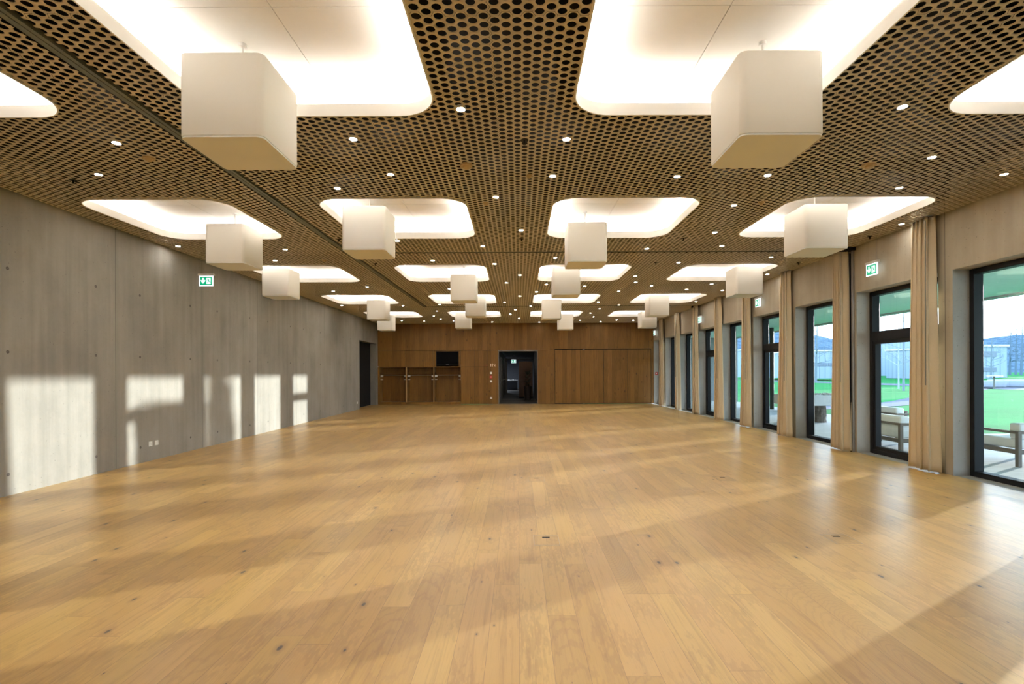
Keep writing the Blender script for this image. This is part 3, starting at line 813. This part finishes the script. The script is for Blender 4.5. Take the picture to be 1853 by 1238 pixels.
lf.build('leaves', plain('leaf_dark', (.02, .035, .012), .6), root)
MB().cyl((0, 0, .66), (.02, 0, 1.5), .02, .008).build('stem', mCup, root)
tag(root, 'dark leafy plant in a tall pot in front of the corridor cupboard', 'plant')
root = empty('covered_table', (-.55, 43, 0))
m = MB(); m.box(-.45, .45, -.5, .5, .0, .72); m.build('tablecloth_skirt', plain('cloth_grey', (.25, .27, .33), .9), root)
B(-.5, .5, -.55, .55, .72, .80).build('table_top', mSocket, root)
tag(root, 'table with a white cloth at the far end of the corridor', 'table')
root = empty('table_crockery', (-.6, 42.8, .80)); m = MB()
for q in range(5): m.cyl((-.35 + .17 * q, 0, 0), (-.35 + .17 * q, 0, .05 + .03 * (q % 2)), .05, .06, n=12)
m.build('cups', mSocket, root); tag(root, 'row of white crockery on the corridor table', 'crockery')
exit_sign((-.30, 33, 2.18), 0, 'green exit sign hanging inside the dark corridor', w=.30, h=.22, top=2.62)
for q, (x, y) in enumerate(((.35, 26.5), (.28, 29.0), (-.3, 35.))):
    o = copy_tree(dl); o.location = (x, y, 2.62); tag(o, f'small round downlight in the corridor ceiling, {["nearest", "middle", "farthest"][q]}', 'downlight', 'corridor downlights')
ld = bpy.data.lights.new('corridor_glow', 'AREA'); ld.energy = 90; ld.size = 1.2; ld.color = (.75, .85, 1)
lo = bpy.data.objects.new('corridor_glow', ld); C.objects.link(lo); lo.location = (-2.2, 43, 2.5)

# ------------------------------------------------------------------ outside
def deck():
    t = NT('deck_boards'); o = t.xyz()
    cu = t.M('DIVIDE', o[1], .14); ci = t.M('FLOOR', cu); fu = t.M('FRACT', cu)
    g = t.noise(t.vec(t.M('MULTIPLY', o[0], 2.), t.M('MULTIPLY', o[1], 30.), t.M('MULTIPLY', t.white(t.vec(ci, 0., 0.)), 9.)), 1., 3)
    c = t.ramp(g, [(.3, (.33, .33, .34)), (.7, (.46, .47, .48))])
    c = t.mix(t.M('MULTIPLY', t.M('LESS_THAN', fu, .06), .8), c, (.1, .1, .1)); return t.fin(c, .7, .3)
mDeck = deck()
struct(B(6.5, 10.85, -6, 26.5, -.12, -.03).build('terrace_deck', mDeck))
def grass():
    t = NT('lawn_grass'); o = t.xyz()
    n = t.noise(t.vec(o[0], o[1], 0.), .35, 5); n2 = t.noise(t.vec(o[0], o[1], 0.), 9., 4, .7)
    c = t.ramp(t.M('ADD', t.M('MULTIPLY', n, .5), t.M('MULTIPLY', n2, .5)), [(.35, (.007, .095, .020)), (.65, (.018, .20, .042))])
    t.bump(n2, .6, .05); return t.fin(c, .9, .1)
mGrass = grass()
def ground():
    m = MB(); nx, ny = 60, 60; vs = []
    for j in range(ny + 1):
        for i in range(nx + 1):
            x = 10.8 + (i / nx) ** 1.8 * 190; y = -20 + (j / ny) ** 1.0 * 260
            r = math.hypot(x, y); z = -.10
            z += .75 * max(0, min(1, (x - 50) / 14)) + .25 * math.sin(x * .06) * max(0, min(1, (x - 50) / 30))
            vs.append((x, y, z))
    fs = [(j * (nx + 1) + i, j * (nx + 1) + i + 1, (j + 1) * (nx + 1) + i + 1, (j + 1) * (nx + 1) + i) for j in range(ny) for i in range(nx)]
    return m.add(vs, fs).build('lawn', mGrass, smooth=True)
struct(ground())
struct(B(-40, 10.8, 26.6, 240, -.3, -.14).build('lawn_rear', mGrass))
mGravel = plain('gravel', (.09, .09, .115), .9, .2, var=.2, scale=20)
def path(name, pts, w):
    m = MB(); vs = []
    for i, (x, y) in enumerate(pts):
        a = Vector(pts[max(0, i - 1)]); b_ = Vector(pts[min(len(pts) - 1, i + 1)]); d = (b_ - a).normalized(); n = Vector((-d.y, d.x)) * w / 2
        vs += [(x + n.x, y + n.y, -.085), (x - n.x, y - n.y, -.085)]
    m.add(vs, [(2 * i, 2 * i + 1, 2 * i + 3, 2 * i + 2) for i in range(len(pts) - 1)]); return struct(m.build(name, mGravel))
path('gravel_path', [(12, 21.4), (12.9, 22), (16.6, 23.4), (19.5, 25.6), (23, 29), (28, 34), (35, 40), (42, 46)], 1.5)
path('gravel_strip', [(38, -10), (42, 25), (43, 50), (40, 90)], 6)
# canopy
mSoffit = plain('soffit_pale', (.55, .72, .64), .6, .3, var=.04)
struct(B(6.6, 11.3, -6, 26.5, 3.22, 3.30).build('canopy_soffit', mSoffit))
struct(B(11.1, 11.35, -6, 26.5, 3.18, 4.45).build('canopy_fascia', mConcPier))
struct(B(6.5, 11.35, 26.5, 26.8, -.1, 4.45).build('wall_wing', plain('wing_grey', (.20, .21, .22), .7)))
po = MB().cyl((10.1, 20.4, -.03), (10.1, 20.4, 3.22), .08, n=16).build('canopy_post', mBlack, smooth=True); tag(po, 'dark round canopy post on the terrace outside', 'post')

# outdoor seating
mTeak = plain('weathered_wood', (.15, .125, .11), .7); mCush = plain('cushion_white', (.80, .82, .84), .85, .2, var=.02)
def seat(name, loc, w, d, back, label):
    "w along x, d along y; back: which side carries the backrest"
    root = empty(name, loc)
    for x in (0, w):
        for y in (0, d): B(x - .03, x + .03, y - .03, y + .03, 0, .56).build('leg', mTeak, root, bevel=.004, segs=1)
    m = MB(); m.box(.036, w - .036, -.02, .02, .20, .27); m.box(.036, w - .036, d - .02, d + .02, .20, .27); m.box(-.02, .02, .036, d - .036, .20, .27); m.box(w - .02, w + .02, .036, d - .036, .20, .27)
    m.build('seat_frame', mTeak, root)
    m = MB()
    for side in ('-y', '+y', '-x', '+x'):
        if side in back[1]:
            if side == '-y': m.box(.036, w - .036, -.022, .022, .52, .56)
            if side == '+y': m.box(.036, w - .036, d - .022, d + .022, .52, .56)
            if side == '-x': m.box(-.022, .022, .036, d - .036, .52, .56)
            if side == '+x': m.box(w - .022, w + .022, .036, d - .036, .52, .56)
    m.build('arm_rail', mTeak, root)
    B(.03, w - .03, .03, d - .03, .275, .43).build('seat_cushion', mCush, root, bevel=.03, segs=3, smooth=True)
    n = 2 if max(w, d) > 1.2 else 1
    if back[0] == '-x':
        for q in range(n): B(.012, .2, .03 + (d - .06) / n * q + .004, .03 + (d - .06) / n * (q + 1) - .004, .275, .68).build('back_cushion', mCush, root, bevel=.035, segs=3, smooth=True)
    if back[0] == '-y':
        for q in range(n): B(.03 + (w - .06) / n * q + .004, .03 + (w - .06) / n * (q + 1) - .004, .012, .2, .43, .68).build('back_cushion', mCush, root, bevel=.035, segs=3, smooth=True)
    tag(root, label, 'outdoor sofa', 'white cushioned terrace seats'); return root
seat('outdoor_sofa', (7.0, 9.38, -.03), .85, 1.75, ('-x', ('-x', '-y', '+y')), 'white cushioned terrace sofa with its back to the glass door')
seat('outdoor_armchair', (7.86, 8.05, -.03), .82, .85, ('-y', ('-y', '-x', '+x')), 'white cushioned terrace seat outside the nearest window')
seat('outdoor_armchair', (8.5, 11.5, -.03), .8, .8, ('-x', ('-x', '-y', '+y')), 'white cushioned terrace seat behind the terrace sofa')
root = empty('stone_table', (8.75, 15.2, -.03))
mStone = plain('stone_slab', (.50, .50, .50), .8)
B(-.9, .75, -.55, .55, .52, .82).build('slab', mStone, root, bevel=.02)
rnd = random.Random(5); m = MB()
for i in range(170):
    x, y, r = rnd.uniform(-.8, .65), rnd.uniform(-.5, .5), rnd.uniform(.02, .036)
    bm = bmesh.new(); bmesh.ops.create_icosphere(bm, subdivisions=1, radius=r); m.add([(v.co.x + x, v.co.y + y, v.co.z * .7 + .84) for v in bm.verts], [[v.index for v in f.verts] for f in bm.faces]); bm.free()
pb = m.build('pebbles', plain('pebble', (.4, .38, .36), .8, var=.3, scale=6), root); pb['kind'] = 'stuff'
for x, y in ((.2, 0), (-.55, .1)):
    m = MB(); n = 10; rings = []
    for q in range(6): rings.append([(x + math.cos(t) * (.13 + .05 * rnd.random()), y + math.sin(t) * (.13 + .05 * rnd.random()), q * .104) for t in [2 * PI * i / n for i in range(n)]])
    loft(rings).build('trunk_foot', plain('rough_bark', (.13, .10, .08), .9, var=.4, scale=14), root)
tag(root, 'pale stone fire table with pebbles on rough trunk feet outside', 'table')
# small things on the lawn
def gz(px, z): return (px - 938) / F * z
root = empty('garden_table', (gz(1799, 43.5), 43.5, -.1))
MB().cyl((0, 0, 0), (0, 0, 1.05), .07).build('pole', mDarkMetal, root); MB().cyl((0, 0, 1.05), (0, 0, 1.12),   .55, n=24).build('table_top', mMetal, root)
tag(root, 'round standing table on a pole on the far lawn', 'table')
for px, z, w, nm in ((1788, 47, 2.2, 'left of the garden table pole'), (1807, 51.5, 1.5, 'right of the garden table pole'), (1839, 51.5, 1.4, 'farther right, rear one'), (1849, 47, 2.2, 'farthest right, front one')):
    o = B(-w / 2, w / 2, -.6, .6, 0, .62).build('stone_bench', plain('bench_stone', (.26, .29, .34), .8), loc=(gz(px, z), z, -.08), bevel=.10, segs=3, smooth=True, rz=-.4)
    tag(o, f'large pale stone block seat on the lawn, {nm}', 'bench', 'stone block seats')

def bare_tree(name, loc, h, seed, col, label, spread=.42, trunk=.12, depth=5, lean=.03):
    rnd = random.Random(seed); tw = MB(); bw = MB()
    def grow(mb, p, d, L, r, lv):
        q = p + d * L
        mb.cyl(p, q, r, r * .72, n=5 if lv < 2 else 3, caps=False)
        if lv >= depth: return
        k = 3 if lv < 3 else 2
        for i in range(k):
            ax = Vector((rnd.uniform(-1, 1), rnd.uniform(-1, 1), rnd.uniform(-.2, .4))).normalized()
            nd = (d * .75 + ax * spread * 1.6 + Vector((0, 0, .12))).normalized()
            grow(bw, p + d * L * rnd.uniform(.6, 1), nd, L * rnd.uniform(.55, .75), r * .55, lv + 1)
    root = empty(name, loc)
    p = Vector((0, 0, 0)); d = Vector((lean, 0, 1)).normalized(); segs = 7
    for q in range(segs):
        n = p + d * h / segs; tw.cyl(p, n, trunk * (1 - q / segs * .85), trunk * (1 - (q + 1) / segs * .85), n=8, caps=False)
        if q >= 1:
            for i in range(3):
                a = rnd.uniform(0, 2 * PI); nd = Vector((math.cos(a), math.sin(a), rnd.uniform(.15, .6))).normalized()
                grow(bw, n, nd, h * .17 * (1.15 - q / segs * .75), trunk * .3 * (1 - q / segs * .6), 2)
        p = n
    m_ = plain('bark_' + name, col, .9, .1)
    tw.build('trunk', m_, root, smooth=True); bw.build('branches', m_, root)
    tag(root, label, 'tree', 'bare winter trees outside')
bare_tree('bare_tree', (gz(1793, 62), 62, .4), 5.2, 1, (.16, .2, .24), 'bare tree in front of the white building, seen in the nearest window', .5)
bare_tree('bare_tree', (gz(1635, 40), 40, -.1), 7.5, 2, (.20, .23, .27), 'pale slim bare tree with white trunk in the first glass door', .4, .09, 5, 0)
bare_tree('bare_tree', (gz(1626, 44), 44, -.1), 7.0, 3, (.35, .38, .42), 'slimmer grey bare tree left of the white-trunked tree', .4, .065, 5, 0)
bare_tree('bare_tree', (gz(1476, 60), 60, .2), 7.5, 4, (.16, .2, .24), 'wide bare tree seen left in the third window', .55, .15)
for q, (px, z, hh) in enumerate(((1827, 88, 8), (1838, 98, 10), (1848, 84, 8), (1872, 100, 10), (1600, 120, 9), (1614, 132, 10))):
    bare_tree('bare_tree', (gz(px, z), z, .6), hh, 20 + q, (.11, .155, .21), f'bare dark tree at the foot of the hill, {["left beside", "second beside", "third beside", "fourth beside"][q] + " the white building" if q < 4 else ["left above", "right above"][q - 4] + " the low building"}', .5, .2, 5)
# evergreen added out of view to keep sun off part of the left wall
def shade_conifer(loc, h, r, label):
    rnd = random.Random(9); m = MB()
    for i in range(1500):
        v = rnd.random(); z = .3 + v * (h - .3); rr_ = r * (1 - v) ** .45 * rnd.uniform(.3, 1); a = rnd.uniform(0, 2 * PI)
        c = Vector((math.cos(a) * rr_, math.sin(a) * rr_, z)); u = Vector((rnd.gauss(0, 1), rnd.gauss(0, 1), rnd.gauss(0, 1))).normalized() * .16; w = u.orthogonal().normalized() * .09
        m.add([c - u, c + w, c + u, c - w], [(0, 1, 2, 3)])
    root = empty('added_shade_evergreen', loc); m.build('added_shade_foliage', plain('added_shade_needles', (.03, .06, .03), .9), root)
    MB().cyl((0, 0, 0), (0, 0, h * .8), .12, .04).build('trunk', mTeak, root); tag(root, label, 'tree')
shade_conifer((26.6, 31.2, -.1), 5.6, .85, 'dark columnar evergreen added out of view to shade a window from the sun')

def hedge(x0, x1, y0, y1, h, label):  # added behind a window pier to block low sun from the left wall
    rnd = random.Random(19); m = MB(); root = empty('added_shade_hedge', ((x0 + x1) / 2, (y0 + y1) / 2, -.03)); a, b_ = (x1 - x0) / 2, (y1 - y0) / 2
    m.box(-a * .6, a * .6, -b_ * .93, b_ * .93, .3, h - .08)
    for i in range(2600):
        c = Vector((rnd.uniform(-a, a), rnd.uniform(-b_, b_), rnd.uniform(.3, h))); u = Vector((rnd.gauss(0, 1), rnd.gauss(0, 1), rnd.gauss(0, 1))).normalized() * .06; w = u.orthogonal().normalized() * .035
        m.add([c - u, c + w, c + u, c - w], [(0, 1, 2, 3)])
    m.build('added_shade_foliage', plain('added_hedge_green', (.03, .07, .03), .9), root); B(-a, a, -b_, b_, 0, .32).build('added_planter', mStone, root); tag(root, label, 'hedge')
hedge(10.2, 10.65, 18.8, 20.05, 2.7, 'tall clipped hedge in a planter, added out of view to shade a sun patch')

# buildings
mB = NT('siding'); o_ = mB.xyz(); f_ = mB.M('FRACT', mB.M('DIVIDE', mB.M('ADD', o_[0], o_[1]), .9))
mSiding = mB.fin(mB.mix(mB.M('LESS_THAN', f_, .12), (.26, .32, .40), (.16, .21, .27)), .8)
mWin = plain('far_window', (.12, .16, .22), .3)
def building(px0, px1, z, zt, floors, label, depth=14, base=.3):
    x0, x1 = gz(px0, z), gz(px1, z)
    root = empty('building', ((x0 + x1) / 2, z, base)); w = (x1 - x0) / 2
    B(-w, w, 0, depth, 0, zt).build('wall', mSiding, root)
    B(-w - .15, w + .15, -.15, depth + .15, zt, zt + .25).build('roof', mStone, root)
    for a, b_, c, d in floors:
        n = max(1, int((b_ - a) / 2.0))
        for q in range(n): 
            xa = a + (b_ - a) / n * q
            wn = B(xa + .08 - w, xa + (b_ - a) / n - .08 - w, -.06, .02, c, d).build('window', mWin, root)
    tag(root, label, 'building'); return root
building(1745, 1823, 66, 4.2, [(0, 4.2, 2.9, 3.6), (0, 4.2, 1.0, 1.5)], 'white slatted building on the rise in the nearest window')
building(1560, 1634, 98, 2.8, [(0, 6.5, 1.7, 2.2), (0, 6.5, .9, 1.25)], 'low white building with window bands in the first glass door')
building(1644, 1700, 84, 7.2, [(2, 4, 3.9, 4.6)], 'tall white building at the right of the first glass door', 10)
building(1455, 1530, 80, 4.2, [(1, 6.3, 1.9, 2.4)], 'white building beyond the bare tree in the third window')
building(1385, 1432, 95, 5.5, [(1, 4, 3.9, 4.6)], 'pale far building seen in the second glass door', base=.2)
# hill
def hill():
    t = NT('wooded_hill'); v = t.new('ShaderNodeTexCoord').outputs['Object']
    n = t.noise(v, .25, 6, .7); c = t.ramp(n, [(.35, (.07, .11, .155)), (.65, (.16, .23, .30))]); t.bump(n, 1., 3.); t.fin(c, 1., 0.)  # pale bluish tone puts the distance haze into the hill colour
    m = MB(); N, K = 90, 12; vs = []
    for j in range(K + 1):
        for i in range(N + 1):
            a = math.radians(20 + 75 * i / N); R_ = 170 + 160 * j / K
            top = 16 + 9 * math.sin(a * 5 + 1) + 5 * math.sin(a * 11) + 22 * max(0, math.sin(a * 1.3 - .4)) * .5
            z = top * math.sin(j / K * PI / 2) + (random.uniform(-.9, .9) if j > 1 else 0)
            vs.append((math.cos(a) * R_, math.sin(a) * R_, z - .5))
    fs = [(j * (N + 1) + i, j * (N + 1) + i + 1, (j + 1) * (N + 1) + i + 1, (j + 1) * (N + 1) + i) for j in range(K) for i in range(N)]
    return m.add(vs, fs).build('hill', t.m, smooth=True)
struct(hill())

# ------------------------------------------------------------------ light
sd = bpy.data.lights.new('sun', 'SUN'); sd.energy = 7.4; sd.angle = math.radians(.55); sd.color = (1., .98, .94)
so = bpy.data.objects.new('sun', sd); C.objects.link(so)
dvec = Vector((-1, -.617, -.085 * math.hypot(1, .617)))
so.rotation_euler = dvec.to_track_quat('-Z', 'Y').to_euler(); so.location = (30, 20, 15)
W = bpy.data.worlds.new('world'); bpy.context.scene.world = W; W.use_nodes = True
nt = W.node_tree; bg = nt.nodes['Background']
tc = nt.nodes.new('ShaderNodeTexCoord'); sp_ = nt.nodes.new('ShaderNodeSeparateXYZ'); nt.links.new(tc.outputs['Generated'], sp_.inputs[0])
rp = nt.nodes.new('ShaderNodeValToRGB'); nt.links.new(sp_.outputs[2], rp.inputs[0])
rp.color_ramp.elements[0].position = 0.; rp.color_ramp.elements[0].color = (.76, .89, 1., 1)
rp.color_ramp.elements[1].position = .6; rp.color_ramp.elements[1].color = (.45, .68, 1., 1)
nt.links.new(rp.outputs[0], bg.inputs[0]); bg.inputs[1].default_value = 4.2

sc = bpy.context.scene
sc.view_settings.view_transform = 'Standard'; sc.view_settings.look = 'None'; sc.view_settings.gamma = 1; sc.view_settings.exposure = 0.65
sc.cycles.use_denoising = True
sc.cycles.max_bounces = 7; sc.cycles.diffuse_bounces = 5; sc.cycles.glossy_bounces = 3; sc.cycles.transparent_max_bounces = 8; sc.cycles.sample_clamp_indirect = 6.0
sc.cycles.caustics_reflective = False; sc.cycles.caustics_refractive = False
